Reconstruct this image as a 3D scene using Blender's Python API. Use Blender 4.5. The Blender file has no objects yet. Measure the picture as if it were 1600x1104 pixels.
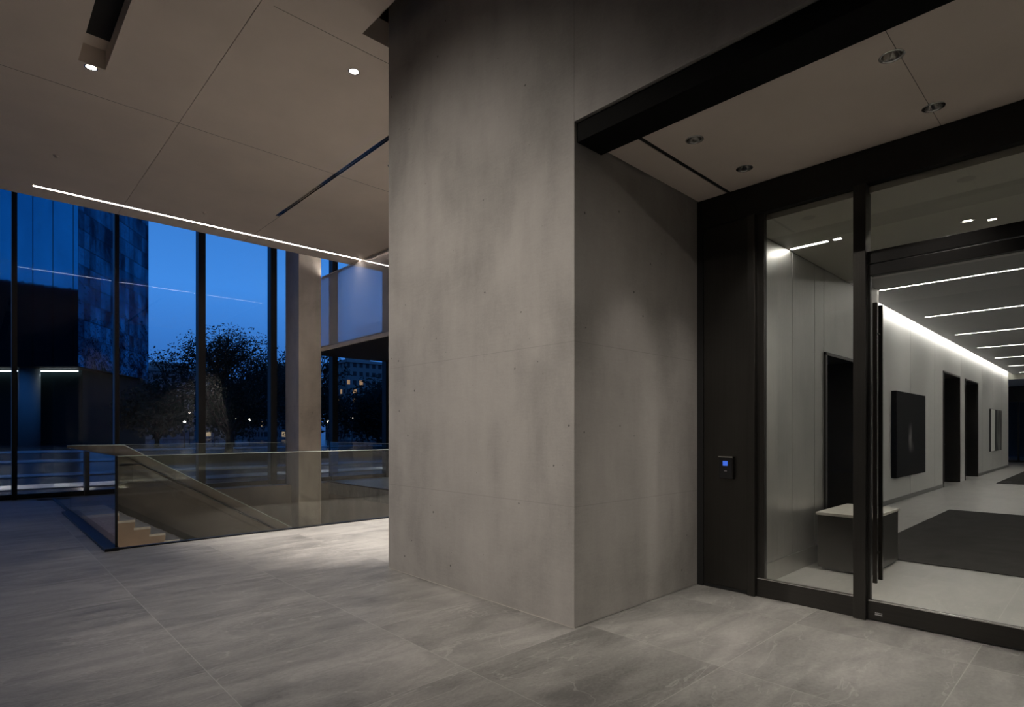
import bpy, math, random
from mathutils import Vector, Matrix

# ------------------------------------------------------------------ camera, sky, exposure
scn = bpy.context.scene
COL = scn.collection
EYE = 1.45
cam = bpy.data.cameras.new('camera'); cam_ob = bpy.data.objects.new('camera', cam); COL.objects.link(cam_ob)
cam_ob.location = (0, 0, EYE)
cam_ob.rotation_euler = (math.radians(90), 0, math.radians(46.6756 - 90))
cam.sensor_width = 36.0; cam.lens = 36.0 * 896 / 1600
cam.shift_y = (674 - 552) / 1600
cam.clip_start = 0.05; cam.clip_end = 600
scn.camera = cam_ob

scn.view_settings.view_transform = 'Standard'
scn.view_settings.look = 'None'
scn.view_settings.gamma = 1
scn.view_settings.use_curve_mapping = False
scn.view_settings.exposure = 0.0

world = bpy.data.worlds.new('dusk_sky'); scn.world = world; world.use_nodes = True
wn = world.node_tree; wn.nodes.clear()
wo = wn.nodes.new('ShaderNodeOutputWorld'); wb = wn.nodes.new('ShaderNodeBackground')
wt = wn.nodes.new('ShaderNodeTexCoord'); ws = wn.nodes.new('ShaderNodeSeparateXYZ'); wr = wn.nodes.new('ShaderNodeValToRGB')
wn.links.new(wt.outputs['Generated'], ws.inputs[0]); wn.links.new(ws.outputs['Z'], wr.inputs[0])
wn.links.new(wr.outputs[0], wb.inputs[0]); wn.links.new(wb.outputs[0], wo.inputs[0])
e = wr.color_ramp.elements
e[0].position = 0.0; e[0].color = (0.030, 0.100, 0.300, 1)
e[1].position = 0.10; e[1].color = (0.036, 0.165, 0.520, 1)
for pos, c in ((0.22, (0.060, 0.280, 0.800, 1)), (0.45, (0.030, 0.160, 0.520, 1)), (1.0, (0.010, 0.060, 0.240, 1))):
    el = e.new(pos); el.color = c
wb.inputs[1].default_value = 1.0

# light levels of the fittings (watts / emission)
W_LOBBY = 420; W_HIDDEN = 300; W_RECESS = 85; E_STRIP = 14.0

# ------------------------------------------------------------------ helpers
def tag(o, label=None, cat=None, group=None, kind=None):
    if label: o['label'] = label
    if cat: o['category'] = cat
    if group: o['group'] = group
    if kind: o['kind'] = kind
    return o

def empty(name, loc, label=None, cat=None, group=None, kind=None, rz=0):
    o = bpy.data.objects.new(name, None); COL.objects.link(o); o.location = loc; o.rotation_euler = (0, 0, rz)
    o.empty_display_size = 0.1
    bpy.context.view_layer.update()
    return tag(o, label, cat, group, kind)

class MB:
    def __init__(s): s.v = []; s.f = []; s.sm = []
    def poly(s, pts, smooth=False):
        n = len(s.v); s.v += [tuple(p) for p in pts]; s.f.append(tuple(range(n, n + len(pts)))); s.sm.append(smooth)
    def box(s, x0, x1, y0, y1, z0, z1):
        if x0 > x1: x0, x1 = x1, x0
        if y0 > y1: y0, y1 = y1, y0
        if z0 > z1: z0, z1 = z1, z0
        n = len(s.v)
        s.v += [(x0,y0,z0),(x1,y0,z0),(x1,y1,z0),(x0,y1,z0),(x0,y0,z1),(x1,y0,z1),(x1,y1,z1),(x0,y1,z1)]
        for q in ((0,3,2,1),(4,5,6,7),(0,1,5,4),(1,2,6,5),(2,3,7,6),(3,0,4,7)):
            s.f.append(tuple(n + i for i in q)); s.sm.append(False)
        return s
    def prism(s, pts, z0, z1):
        n = len(s.v); k = len(pts)
        s.v += [(p[0], p[1], z0) for p in pts] + [(p[0], p[1], z1) for p in pts]
        s.f.append(tuple(n + i for i in range(k))[::-1]); s.f.append(tuple(n + k + i for i in range(k))); s.sm += [False, False]
        for i in range(k):
            j = (i + 1) % k; s.f.append((n+i, n+j, n+k+j, n+k+i)); s.sm.append(False)
        return s
    def prism_y(s, pts, y0, y1):     # pts are (x, z)
        n = len(s.v); k = len(pts)
        s.v += [(p[0], y0, p[1]) for p in pts] + [(p[0], y1, p[1]) for p in pts]
        s.f.append(tuple(n + i for i in range(k))); s.f.append(tuple(n + k + i for i in range(k))[::-1]); s.sm += [False, False]
        for i in range(k):
            j = (i + 1) % k; s.f.append((n+j, n+i, n+k+i, n+k+j)); s.sm.append(False)
        return s
    def tube(s, path, rad, seg=10, caps=True):
        if not isinstance(rad, (list, tuple)): rad = [rad] * len(path)
        path = [Vector(p) for p in path]; rings = []
        for i, p in enumerate(path):
            d = (path[min(i+1, len(path)-1)] - path[max(i-1, 0)]).normalized()
            a = d.orthogonal().normalized() if i == 0 else (prev - d * prev.dot(d)).normalized()
            prev = a; b = d.cross(a); n = len(s.v); rings.append(n)
            for k in range(seg):
                t = 2 * math.pi * k / seg; s.v.append(tuple(p + (a * math.cos(t) + b * math.sin(t)) * rad[i]))
        for i in range(len(path) - 1):
            for k in range(seg):
                k2 = (k + 1) % seg
                s.f.append((rings[i]+k, rings[i]+k2, rings[i+1]+k2, rings[i+1]+k)); s.sm.append(True)
        if caps:
            s.f.append(tuple(rings[0]+k for k in range(seg))[::-1]); s.f.append(tuple(rings[-1]+k for k in range(seg))); s.sm += [False, False]
        return s
    def lathe(s, c, prof, seg=28):    # prof: (r, z) from start to end
        rings = []
        for r_, z in prof:
            n = len(s.v); rings.append(n)
            for k in range(seg):
                t = 2*math.pi*k/seg; s.v.append((c[0]+r_*math.cos(t), c[1]+r_*math.sin(t), c[2]+z))
        for i in range(len(prof)-1):
            for k in range(seg):
                k2=(k+1)%seg; s.f.append((rings[i]+k, rings[i]+k2, rings[i+1]+k2, rings[i+1]+k)); s.sm.append(True)
        return s
    def disc(s, c, r_, seg=28):
        s.poly([(c[0]+r_*math.cos(-2*math.pi*k/seg), c[1]+r_*math.sin(-2*math.pi*k/seg), c[2]) for k in range(seg)])
        return s
    def build(s, name, mat, parent=None, bevel=0.0):
        me = bpy.data.meshes.new(name); me.from_pydata(s.v, [], s.f); me.update()
        for p, sm in zip(me.polygons, s.sm): p.use_smooth = sm
        me.materials.append(mat)
        o = bpy.data.objects.new(name, me); COL.objects.link(o)
        if parent is not None:
            o.parent = parent
            m = parent.matrix_world.copy(); q = parent.parent
            o.matrix_parent_inverse = m.inverted()
        if bevel > 0:
            b = o.modifiers.new('bevel', 'BEVEL'); b.width = bevel; b.segments = 2; b.limit_method = 'ANGLE'
        return o

def struct(name, mb, mat, parent=None, bevel=0.0):
    o = mb.build(name, mat, parent, bevel)
    if parent is None: o['kind'] = 'structure'
    return o
def B(*a): return MB().box(*a)

# ------------------------------------------------------------------ materials
def newmat(name):
    m = bpy.data.materials.new(name); m.use_nodes = True; nt = m.node_tree; nt.nodes.clear()
    out = nt.nodes.new('ShaderNodeOutputMaterial'); return m, nt, out
def N(nt, t, **kw):
    n = nt.nodes.new(t)
    for k, v in kw.items(): setattr(n, k, v)
    return n
def math_(nt, op, a, b=None, clamp=False):
    n = N(nt, 'ShaderNodeMath', operation=op); n.use_clamp = clamp
    for i, v in enumerate((a, b)):
        if v is None: continue
        if isinstance(v, (int, float)): n.inputs[i].default_value = v
        else: nt.links.new(v, n.inputs[i])
    return n.outputs[0]
def noise(nt, vec, scale, detail=4, rough=0.55, dist=0.0):
    n = N(nt, 'ShaderNodeTexNoise'); n.inputs['Scale'].default_value = scale; n.inputs['Detail'].default_value = detail
    n.inputs['Roughness'].default_value = rough; n.inputs['Distortion'].default_value = dist
    if vec is not None: nt.links.new(vec, n.inputs['Vector'])
    return n.outputs['Fac']
def ramp(nt, fac, stops):
    n = N(nt, 'ShaderNodeValToRGB'); nt.links.new(fac, n.inputs[0]); el = n.color_ramp.elements
    el[0].position, el[0].color = stops[0][0], (*stops[0][1], 1); el[1].position, el[1].color = stops[-1][0], (*stops[-1][1], 1)
    for p, c in stops[1:-1]:
        q = el.new(p); q.color = (*c, 1)
    return n.outputs[0]
def mapping(nt, vec, scale=(1,1,1), rot=(0,0,0), loc=(0,0,0)):
    n = N(nt, 'ShaderNodeMapping'); nt.links.new(vec, n.inputs[0])
    n.inputs['Scale'].default_value = scale; n.inputs['Rotation'].default_value = rot; n.inputs['Location'].default_value = loc
    return n.outputs[0]
def mixc(nt, fac, a, b, blend='MIX'):
    n = N(nt, 'ShaderNodeMix', data_type='RGBA', blend_type=blend)
    for s, v in ((n.inputs['Factor'], fac), (n.inputs['A'], a), (n.inputs['B'], b)):
        pass
    ins = [n.inputs[0], n.inputs[6], n.inputs[7]]
    for s, v in zip(ins, (fac, a, b)):
        if isinstance(v, (int, float)): s.default_value = v
        elif isinstance(v, tuple): s.default_value = (*v, 1)
        else: nt.links.new(v, s)
    return n.outputs[2]
def bsdf(nt, out, color, rough=0.5, metal=0.0, spec=0.5, normal=None):
    b = N(nt, 'ShaderNodeBsdfPrincipled')
    if isinstance(color, tuple): b.inputs['Base Color'].default_value = (*color, 1)
    else: nt.links.new(color, b.inputs['Base Color'])
    if isinstance(rough, (int, float)): b.inputs['Roughness'].default_value = rough
    else: nt.links.new(rough, b.inputs['Roughness'])
    b.inputs['Metallic'].default_value = metal
    b.inputs['Specular IOR Level'].default_value = spec
    if normal is not None: nt.links.new(normal, b.inputs['Normal'])
    nt.links.new(b.outputs[0], out.inputs[0]); return b
def bump(nt, h, strength=0.2, dist=0.01, normal=None):
    n = N(nt, 'ShaderNodeBump'); n.inputs['Strength'].default_value = strength; n.inputs['Distance'].default_value = dist
    nt.links.new(h, n.inputs['Height'])
    if normal is not None: nt.links.new(normal, n.inputs['Normal'])
    return n.outputs[0]
def objco(nt): return N(nt, 'ShaderNodeTexCoord').outputs['Object']

def simple(name, color, rough=0.5, metal=0.0, spec=0.5, nscale=0, namp=0.15):
    m, nt, out = newmat(name)
    c = color
    if nscale:
        f = noise(nt, objco(nt), nscale, 5)
        c = ramp(nt, f, [(0.3, tuple(x*(1-namp) for x in color)), (0.7, tuple(min(1, x*(1+namp)) for x in color))])
    bsdf(nt, out, c, rough, metal, spec); return m

def line_mask(nt, val, pos, w):      # 1 within w of pos
    d = math_(nt, 'ABSOLUTE', math_(nt, 'SUBTRACT', val, pos)); return math_(nt, 'LESS_THAN', d, w)

def concrete(name, base=(0.325, 0.306, 0.285), joints=True):
    m, nt, out = newmat(name); co = objco(nt)
    sx = N(nt, 'ShaderNodeSeparateXYZ'); nt.links.new(co, sx.inputs[0])
    big = noise(nt, co, 0.9, 5, 0.6, 0.4)
    streak = noise(nt, mapping(nt, co, (2.2, 2.2, 0.5)), 1.6, 6, 0.6)
    fine = noise(nt, co, 55, 5, 0.7)
    brush = noise(nt, mapping(nt, co, (9, 9, 60)), 1.0, 3, 0.6)
    f = math_(nt, 'ADD', math_(nt, 'MULTIPLY', big, 0.5), math_(nt, 'MULTIPLY', streak, 0.3))
    f = math_(nt, 'ADD', f, math_(nt, 'MULTIPLY', fine, 0.12)); f = math_(nt, 'ADD', f, math_(nt, 'MULTIPLY', brush, 0.08))
    c = ramp(nt, f, [(0.34, tuple(x*0.66 for x in base)), (0.5, base), (0.66, tuple(x*1.24 for x in base))])
    # bug holes: sparse dark pits
    v = N(nt, 'ShaderNodeTexVoronoi'); v.inputs['Scale'].default_value = 6.5; nt.links.new(co, v.inputs['Vector'])
    wob = noise(nt, co, 60, 2)
    r_ = math_(nt, 'ADD', v.outputs['Distance'], math_(nt, 'MULTIPLY', wob, 0.06))
    sepc = N(nt, 'ShaderNodeSeparateColor'); nt.links.new(v.outputs['Color'], sepc.inputs[0])
    lim = math_(nt, 'ADD', math_(nt, 'MULTIPLY', sepc.outputs[0], 0.055), 0.050)
    pit = math_(nt, 'LESS_THAN', r_, lim)
    v2 = N(nt, 'ShaderNodeTexVoronoi'); v2.inputs['Scale'].default_value = 9; nt.links.new(co, v2.inputs['Vector'])
    clus = math_(nt, 'GREATER_THAN', noise(nt, co, 1.3, 2), 0.56)
    pit2 = math_(nt, 'MULTIPLY', math_(nt, 'LESS_THAN', math_(nt, 'ADD', v2.outputs['Distance'], math_(nt, 'MULTIPLY', wob, 0.05)), 0.06), clus)
    pit = math_(nt, 'MAXIMUM', pit, pit2)
    c = mixc(nt, math_(nt, 'MULTIPLY', pit, 0.9), c, tuple(x*0.3 for x in base))
    h = math_(nt, 'SUBTRACT', math_(nt, 'MULTIPLY', fine, 0.15), pit)
    if joints:
        j = None
        for z in (0.893, 2.117):
            k = line_mask(nt, sx.outputs['Z'], z, 0.0028); j = k if j is None else math_(nt, 'MAXIMUM', j, k)
        c = mixc(nt, math_(nt, 'MULTIPLY', j, 0.30), c, tuple(x*0.42 for x in base))
        h = math_(nt, 'SUBTRACT', h, j)
    bsdf(nt, out, c, 0.62, 0, 0.35, bump(nt, h, 0.35, 0.006)); return m

def floor_stone(name, base, tile=True, rough=0.33, contrast=1.0):
    m, nt, out = newmat(name); co = objco(nt)
    sx = N(nt, 'ShaderNodeSeparateXYZ'); nt.links.new(co, sx.inputs[0])
    X, Y = sx.outputs['X'], sx.outputs['Y']
    TX, TY = 1.165, 1.045
    u = math_(nt, 'DIVIDE', math_(nt, 'SUBTRACT', X, 1.037), TX); iu = math_(nt, 'FLOOR', u); fu = math_(nt, 'FRACT', u)
    wn_ = N(nt, 'ShaderNodeTexWhiteNoise', noise_dimensions='1D'); nt.links.new(math_(nt, 'ADD', iu, 7.3), wn_.inputs['W'])
    # alternate columns of slabs are shifted by half a slab
    par = math_(nt, 'FRACT', math_(nt, 'MULTIPLY', iu, 0.5))
    v = math_(nt, 'DIVIDE', math_(nt, 'SUBTRACT', Y, 1.69), TY); v = math_(nt, 'ADD', v, math_(nt, 'MULTIPLY', par, 0.0))
    iv = math_(nt, 'FLOOR', v); fv = math_(nt, 'FRACT', v)
    du = math_(nt, 'MULTIPLY', math_(nt, 'MINIMUM', fu, math_(nt, 'SUBTRACT', 1.0, fu)), TX)
    dv = math_(nt, 'MULTIPLY', math_(nt, 'MINIMUM', fv, math_(nt, 'SUBTRACT', 1.0, fv)), TY)
    g = math_(nt, 'LESS_THAN', math_(nt, 'MINIMUM', du, dv), 0.0026)
    tid = math_(nt, 'ADD', math_(nt, 'MULTIPLY', iu, 3.17), math_(nt, 'MULTIPLY', iv, 7.91))
    wt_ = N(nt, 'ShaderNodeTexWhiteNoise', noise_dimensions='1D'); nt.links.new(tid, wt_.inputs['W'])
    cmb = N(nt, 'ShaderNodeCombineXYZ'); nt.links.new(math_(nt, 'MULTIPLY', wt_.outputs['Value'], 40), cmb.inputs['Z'])
    va = N(nt, 'ShaderNodeVectorMath', operation='ADD'); nt.links.new(co, va.inputs[0]); nt.links.new(cmb.outputs[0], va.inputs[1])
    tv = va.outputs[0]
    st = noise(nt, mapping(nt, tv, (1.0, 3.2, 1), (0, 0, 0.35)), 1.5, 7, 0.62, 0.9)
    fine = noise(nt, mapping(nt, tv, (1, 1.5, 1)), 34, 7, 0.8)
    cloud = noise(nt, tv, 1.2, 4, 0.5)
    f = math_(nt, 'ADD', math_(nt, 'MULTIPLY', st, 0.40), math_(nt, 'MULTIPLY', fine, 0.38)); f = math_(nt, 'ADD', f, math_(nt, 'MULTIPLY', cloud, 0.22))
    f = math_(nt, 'ADD', f, math_(nt, 'MULTIPLY', math_(nt, 'SUBTRACT', wt_.outputs['Value'], 0.5), 0.05))
    lo = 1 - 0.42*contrast; hi = 1 + 0.42*contrast
    c = ramp(nt, f, [(0.38, tuple(x*lo for x in base)), (0.5, base), (0.62, tuple(x*hi for x in base))])
    # pale veins
    vn = noise(nt, mapping(nt, tv, (0.7, 2.0, 1), (0, 0, 0.5)), 1.3, 5, 0.5, 0.6)
    vein = math_(nt, 'LESS_THAN', math_(nt, 'ABSOLUTE', math_(nt, 'SUBTRACT', vn, 0.5)), 0.0035)
    c = mixc(nt, math_(nt, 'MULTIPLY', vein, 0.30*contrast), c, tuple(min(1, x*2.0) for x in base))
    if tile: c = mixc(nt, math_(nt, 'MULTIPLY', g, min(0.6, 0.5*contrast)), c, tuple(min(1, x*1.9) for x in base))
    rg = math_(nt, 'ADD', rough - 0.1, math_(nt, 'MULTIPLY', fine, 0.22))
    h = math_(nt, 'SUBTRACT', math_(nt, 'ADD', math_(nt, 'MULTIPLY', fine, 0.8), math_(nt, 'MULTIPLY', st, 0.5)), math_(nt, 'MULTIPLY', g, 0.5))
    bsdf(nt, out, c, rg, 0, 0.45, bump(nt, h, 0.55*contrast, 0.012)); return m

def glass(name, tint=(0.92, 0.95, 0.93), f0=0.06, rough=0.0, haze=None, haze_amt=0.0):
    m, nt, out = newmat(name)
    g = N(nt, 'ShaderNodeNewGeometry'); dot = N(nt, 'ShaderNodeVectorMath', operation='DOT_PRODUCT')
    nt.links.new(g.outputs['Normal'], dot.inputs[0]); nt.links.new(g.outputs['Incoming'], dot.inputs[1])
    c = math_(nt, 'ABSOLUTE', dot.outputs['Value'])
    s = math_(nt, 'POWER', math_(nt, 'SUBTRACT', 1.0, c), 5)
    fr = math_(nt, 'ADD', math_(nt, 'MULTIPLY', s, 1 - f0), f0, clamp=True)
    t = N(nt, 'ShaderNodeBsdfTransparent'); t.inputs[0].default_value = (*tint, 1)
    gl = N(nt, 'ShaderNodeBsdfGlossy'); gl.inputs['Roughness'].default_value = rough; gl.inputs[0].default_value = (1, 1, 1, 1)
    mx = N(nt, 'ShaderNodeMixShader'); nt.links.new(fr, mx.inputs[0]); nt.links.new(t.outputs[0], mx.inputs[1]); nt.links.new(gl.outputs[0], mx.inputs[2])
    last = mx
    if haze:
        d = N(nt, 'ShaderNodeBsdfDiffuse'); d.inputs[0].default_value = (*haze, 1)
        m2 = N(nt, 'ShaderNodeMixShader'); m2.inputs[0].default_value = haze_amt
        nt.links.new(mx.outputs[0], m2.inputs[1]); nt.links.new(d.outputs[0], m2.inputs[2]); last = m2
    nt.links.new(last.outputs[0], out.inputs[0]); return m

def emis(name, color, strength):
    m, nt, out = newmat(name); em = N(nt, 'ShaderNodeEmission'); em.inputs[0].default_value = (*color, 1); em.inputs[1].default_value = strength
    nt.links.new(em.outputs[0], out.inputs[0]); return m

def brushed(name, color, rough=0.32, metal=0.9, vert=True):
    m, nt, out = newmat(name); co = objco(nt)
    f = noise(nt, mapping(nt, co, (140, 140, 1.2) if vert else (1.2, 1.2, 140)), 1.0, 3)
    big = noise(nt, co, 1.1, 3)
    c = ramp(nt, math_(nt, 'ADD', math_(nt, 'MULTIPLY', f, 0.35), math_(nt, 'MULTIPLY', big, 0.65)), [(0.3, tuple(x*0.8 for x in color)), (0.7, tuple(x*1.2 for x in color))])
    r_ = math_(nt, 'ADD', rough - 0.06, math_(nt, 'MULTIPLY', big, 0.14))
    bsdf(nt, out, c, r_, metal, 0.5, bump(nt, f, 0.06, 0.002)); return m

M = {}
M['concrete'] = concrete('board_concrete')
M['concrete_plain'] = concrete('plain_concrete', (0.27, 0.235, 0.205), joints=False)
M['column'] = concrete('column_concrete', (0.56, 0.50, 0.44))
M['floor'] = floor_stone('grey_stone_floor', (0.204, 0.196, 0.183), contrast=1.25)
M['floor_in'] = floor_stone('pale_stone_floor', (0.42, 0.41, 0.39), contrast=0.35, rough=0.30)
M['ceiling'] = simple('warm_ceiling_plaster', (0.74, 0.645, 0.57), 0.75, nscale=1.2, namp=0.05)
M['ceiling_in'] = simple('grey_ceiling_plaster', (0.42, 0.42, 0.42), 0.6, nscale=1.0, namp=0.03)
M['ceiling_vest'] = simple('olive_ceiling_metal', (0.34, 0.33, 0.28), 0.45, nscale=1.0, namp=0.05)
M['black'] = simple('matte_black', (0.006, 0.006, 0.006), 0.7)
M['bronze'] = brushed('dark_bronze', (0.058, 0.055, 0.050), 0.30, 0.8)
M['bronze_dark'] = brushed('black_bronze', (0.014, 0.013, 0.012), 0.4, 0.3, vert=False)
M['bronze_h'] = brushed('dark_bronze_rail', (0.055, 0.052, 0.048), 0.34, 0.8, vert=False)
M['beam'] = simple('black_beam_steel', (0.006, 0.006, 0.0055), 0.7, 0.0, 0.08)
M['mull'] = simple('black_mullion', (0.010, 0.011, 0.014), 0.4, 0.3)
M['steel'] = brushed('brushed_wall_metal', (0.54, 0.535, 0.51), 0.42, 1.0)
M['chrome'] = simple('polished_chrome', (0.75, 0.74, 0.72), 0.12, 1.0)
M['handle'] = simple('black_bronze_bar', (0.05, 0.045, 0.04), 0.22, 0.9)
M['white_wall'] = simple('pale_wall_plaster', (0.62, 0.62, 0.60), 0.55, nscale=1.5, namp=0.03)
M['skirting'] = simple('grey_skirting', (0.16, 0.16, 0.155), 0.4)
M['glass'] = glass('clear_glass', (0.93, 0.95, 0.93), 0.055)
M['glass_door'] = glass('door_glass', (0.945, 0.945, 0.925), 0.05)
M['glass_facade'] = glass('facade_glass', (0.94, 0.955, 0.98), 0.014)
M['glass_screen'] = glass('smoke_screen_glass', (0.80, 0.80, 0.82), 0.04, 0.0, (0.80, 0.77, 0.76), 0.31)
M['glass_rail'] = glass('balustrade_glass', (0.86, 0.88, 0.85), 0.05)
M['glass_stair'] = glass('stair_balustrade_glass', (0.62, 0.60, 0.55), 0.10, 0.0, (0.50, 0.44, 0.38), 0.22)  # tan haze in the colour stands for the reflected lit floor and pier
M['glass_edge'] = simple('polished_glass_edge', (0.55, 0.62, 0.58), 0.2, 0.0, 0.8)
M['strip'] = emis('warm_white_led', (1.0, 0.90, 0.80), E_STRIP)
M['strip_in'] = emis('neutral_white_led', (1.0, 0.97, 0.92), 42.0)
M['cove'] = emis('cove_led', (1.0, 0.97, 0.93), 34.0)
M['lens'] = emis('lit_lamp_lens', (1.0, 0.92, 0.82), 45)
M['lens_dim'] = simple('clear_lamp_lens', (0.7, 0.7, 0.7), 0.08, 0.9)
M['reflector'] = simple('lamp_reflector', (0.55, 0.53, 0.5), 0.1, 1.0)

# ------------------------------------------------------------------ setting : floors
X0, X1, Y0, Y1 = -12.0, 16.0, -7.0, 16.28
f = MB()
VX0, VX1, VY0, VY1 = 1.31, 7.45, 8.52, 15.55       # stair void
f.box(X0, VX0, Y0, Y1, -0.32, 0); f.box(VX0, 5.06, Y0, VY0, -0.32, 0); f.box(5.06, X1, 5.36, VY0, -0.32, 0)
f.box(VX0, VX1, VY1+0.35, Y1, -0.32, 0); f.box(VX1, X1, VY0, Y1, -0.32, 0)
struct('floor', f, M['floor'])
fi = B(5.06, 44, -4.2, 5.34, -0.3, 0); struct('floor_corridor', fi, M['floor_in'])
fl = B(VX0-0.5, VX1+0.5, VY0-0.5, VY1+0.4, -4.4, -4.2); struct('floor_lower', fl, M['floor'])
# walls of the stair void
struct('wall_void_back', B(VX0-0.3, VX1+0.3, VY1, VY1+0.35, -4.2, 0.0), M['concrete_plain'])
struct('wall_void_front', B(VX0-0.3, VX1+0.3, VY0-0.3, VY0-0.005, -4.2, -0.33), M['concrete_plain'])
struct('wall_void_left', B(VX0-0.3, VX0-0.005, VY0, VY1, -4.2, -0.33), M['concrete_plain'])
struct('wall_void_right', B(VX1+0.005, VX1+0.3, VY0, VY1, -4.2, -0.33), M['concrete_plain'])

# ------------------------------------------------------------------ setting : walls
PX = 3.235
w = MB(); w.box(PX, 11.0, 2.76, 5.35, 0, 8.2)
struct('wall_pier', w, M['concrete'], bevel=0.006)
struct('trim_pier_seal', MB().box(PX-0.006, PX, 2.755, 5.35, 0.0005, 0.004), simple('pale_sealant', (0.45, 0.42, 0.38), 0.6))
struct('wall_lintel', B(PX, 5.06, -6.9, 2.76, 3.735, 8.2), M['concrete'])
struct('wall_recess_right', B(PX, 5.06, -6.9, -1.7, 0, 3.73), M['concrete'])
struct('wall_left', B(X0-0.3, X0, Y0-0.3, Y1, 0, 8.2), M['concrete_plain'])
struct('wall_back', B(X0, PX, Y0-0.3, Y0, 0, 8.2), M['concrete_plain'])
struct('wall_right', B(X1, X1+0.3, 5.35, Y1, 0, 8.2), M['concrete_plain'])
struct('wall_far_right', B(11.0, X1+0.3, 5.05, 5.35, 0, 8.2), M['concrete_plain'])

# ceilings with real openings
def ceiling_plate(mb, x0, x1, y0, y1, z, th, rects=(), circles=()):
    xs = {x0, x1}; ys = {y0, y1}; sq = []
    for r in rects: xs |= {max(x0, r[0]), min(x1, r[1])}; ys |= {max(y0, r[2]), min(y1, r[3])}
    for c in circles:
        q = c[2]*1.25; sq.append((c[0]-q, c[0]+q, c[1]-q, c[1]+q)); xs |= {c[0]-q, c[0]+q}; ys |= {c[1]-q, c[1]+q}
    xs = sorted(xs); ys = sorted(ys)
    for i in range(len(xs)-1):
        for j in range(len(ys)-1):
            a, b, c, d = xs[i], xs[i+1], ys[j], ys[j+1]; mx, my = (a+b)/2, (c+d)/2
            if any(r[0] < mx < r[1] and r[2] < my < r[3] for r in rects): continue
            if any(s[0] < mx < s[1] and s[2] < my < s[3] for s in sq): continue
            mb.poly([(a,c,z),(a,d,z),(b,d,z),(b,c,z)])
    for r in rects:
        a, b, c, d = r[:4]
        for p, q in (((a,c),(a,d)),((a,d),(b,d)),((b,d),(b,c)),((b,c),(a,c))):
            mb.poly([(p[0],p[1],z),(q[0],q[1],z),(q[0],q[1],z+th),(p[0],p[1],z+th)])
    for cx, cy, r in circles:
        n = 32; q = r*1.25
        def sqp(t):
            cs, sn = math.cos(t), math.sin(t); k = q/max(abs(cs), abs(sn)); return (cx+cs*k, cy+sn*k)
        for k in range(n):
            t0, t1 = 2*math.pi*(k+0.0)/n + math.pi/4, 2*math.pi*(k+1.0)/n + math.pi/4
            p0, p1 = sqp(t0), sqp(t1); c0 = (cx+r*math.cos(t0), cy+r*math.sin(t0)); c1 = (cx+r*math.cos(t1), cy+r*math.sin(t1))
            mb.poly([(*p0,z),(*c0,z),(*c1,z),(*p1,z)])
            mb.poly([(*c0,z),(*c0,z+th),(*c1,z+th),(*c1,z)])
    # opaque slab over the openings
    mb.box(x0, x1, y0, y1, z+th, z+th+0.05)
    # edges
    mb.poly([(x0,y0,z),(x1,y0,z),(x1,y0,z+th),(x0,y0,z+th)]); mb.poly([(x1,y0,z),(x1,y1,z),(x1,y1,z+th),(x1,y0,z+th)])
    mb.poly([(x1,y1,z),(x0,y1,z),(x0,y1,z+th),(x1,y1,z+th)]); mb.poly([(x0,y1,z),(x0,y0,z),(x0,y0,z+th),(x0,y1,z+th)])

CZ = 5.7; CE = 13.42
LOBBY_LIT = [(1.018, 8.245), (3.29, 6.21)]
LOBBY_OTHER = [(4.9, 8.0), (7.6, 7.0), (-1.6, 5.0), (-3.6, -2.2)]
DR = 0.055
mb = MB()
xL = 3.04
GAP = 0.0035
rects_a = [(0.89, 1.15, -5.0, 8.18), (2.083-GAP, 2.083+GAP, -6.5, 5.556), (-8.5, 0.89, 5.79-GAP, 5.79+GAP)]
ca = [(x, y, DR) for x, y in LOBBY_LIT+LOBBY_OTHER if y < 5.5 and x < xL]
# near area (in front of the pier) and far area
rn = [(0.89, 1.15, -5.0, 5.556), (2.083-GAP, 2.083+GAP, -6.5, 5.556)]
ceiling_plate(mb, X0, xL, Y0, 5.556, CZ, 0.22, rn, ca)
rf = [(0.89, 1.15, 5.556, 8.18), (2.083-GAP, 2.083+GAP, 5.556, CE), (X0, X1, 8.90-GAP*0.6, 8.90+GAP*0.6),
      (4.355, 4.435, 5.9, 11.4), (0.776, 14.0, 12.86, 12.93), (2.083+GAP, 6.9, 5.80-GAP*0.6, 5.80+GAP*0.6)]
rf = [(0.89, 1.15, 5.556, 8.18), (2.083-GAP, 2.083+GAP, 5.556, 12.86), (2.083-GAP, 2.083+GAP, 12.93, CE), (4.355, 4.435, 5.9, 11.4), (0.776, 14.0, 12.86, 12.93)]
cf = [(x, y, DR) for x, y in LOBBY_LIT+LOBBY_OTHER if y > 5.6]
ceiling_plate(mb, X0, X1, 5.556, CE, CZ, 0.22, rf, cf)
struct('ceiling', mb, M['ceiling'])
# fine dark joints running the other way are inlaid strips
j = MB()
for y in (8.90, 5.80): j.box((-12 if y > 8 else 2.2), 6.9, y-0.003, y+0.003, CZ-0.0012, CZ+0.002)
j.box(4.43, 4.436, 11.4, CE, CZ-0.0012, CZ+0.002)
struct('trim_ceiling_joint', j, simple('joint_shadow', (0.10, 0.085, 0.07), 0.8))
# black back of the trough and of the slots
t = MB(); t.box(0.89, 1.15, -5.0, 7.9, CZ+0.19, CZ+0.218); struct('trim_trough', t, M['black'])
# void over the gap by the pier
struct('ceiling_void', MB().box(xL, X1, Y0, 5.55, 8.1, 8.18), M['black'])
struct('trim_ceiling_edge', MB().box(X0, X1, CE, CE+0.04, CZ, 8.2), M['ceiling'])
struct('ceiling_upper', MB().box(X0-0.3, X1+0.3, Y0-0.3, 16.5, 8.2, 8.5), M['ceiling'])
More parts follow.
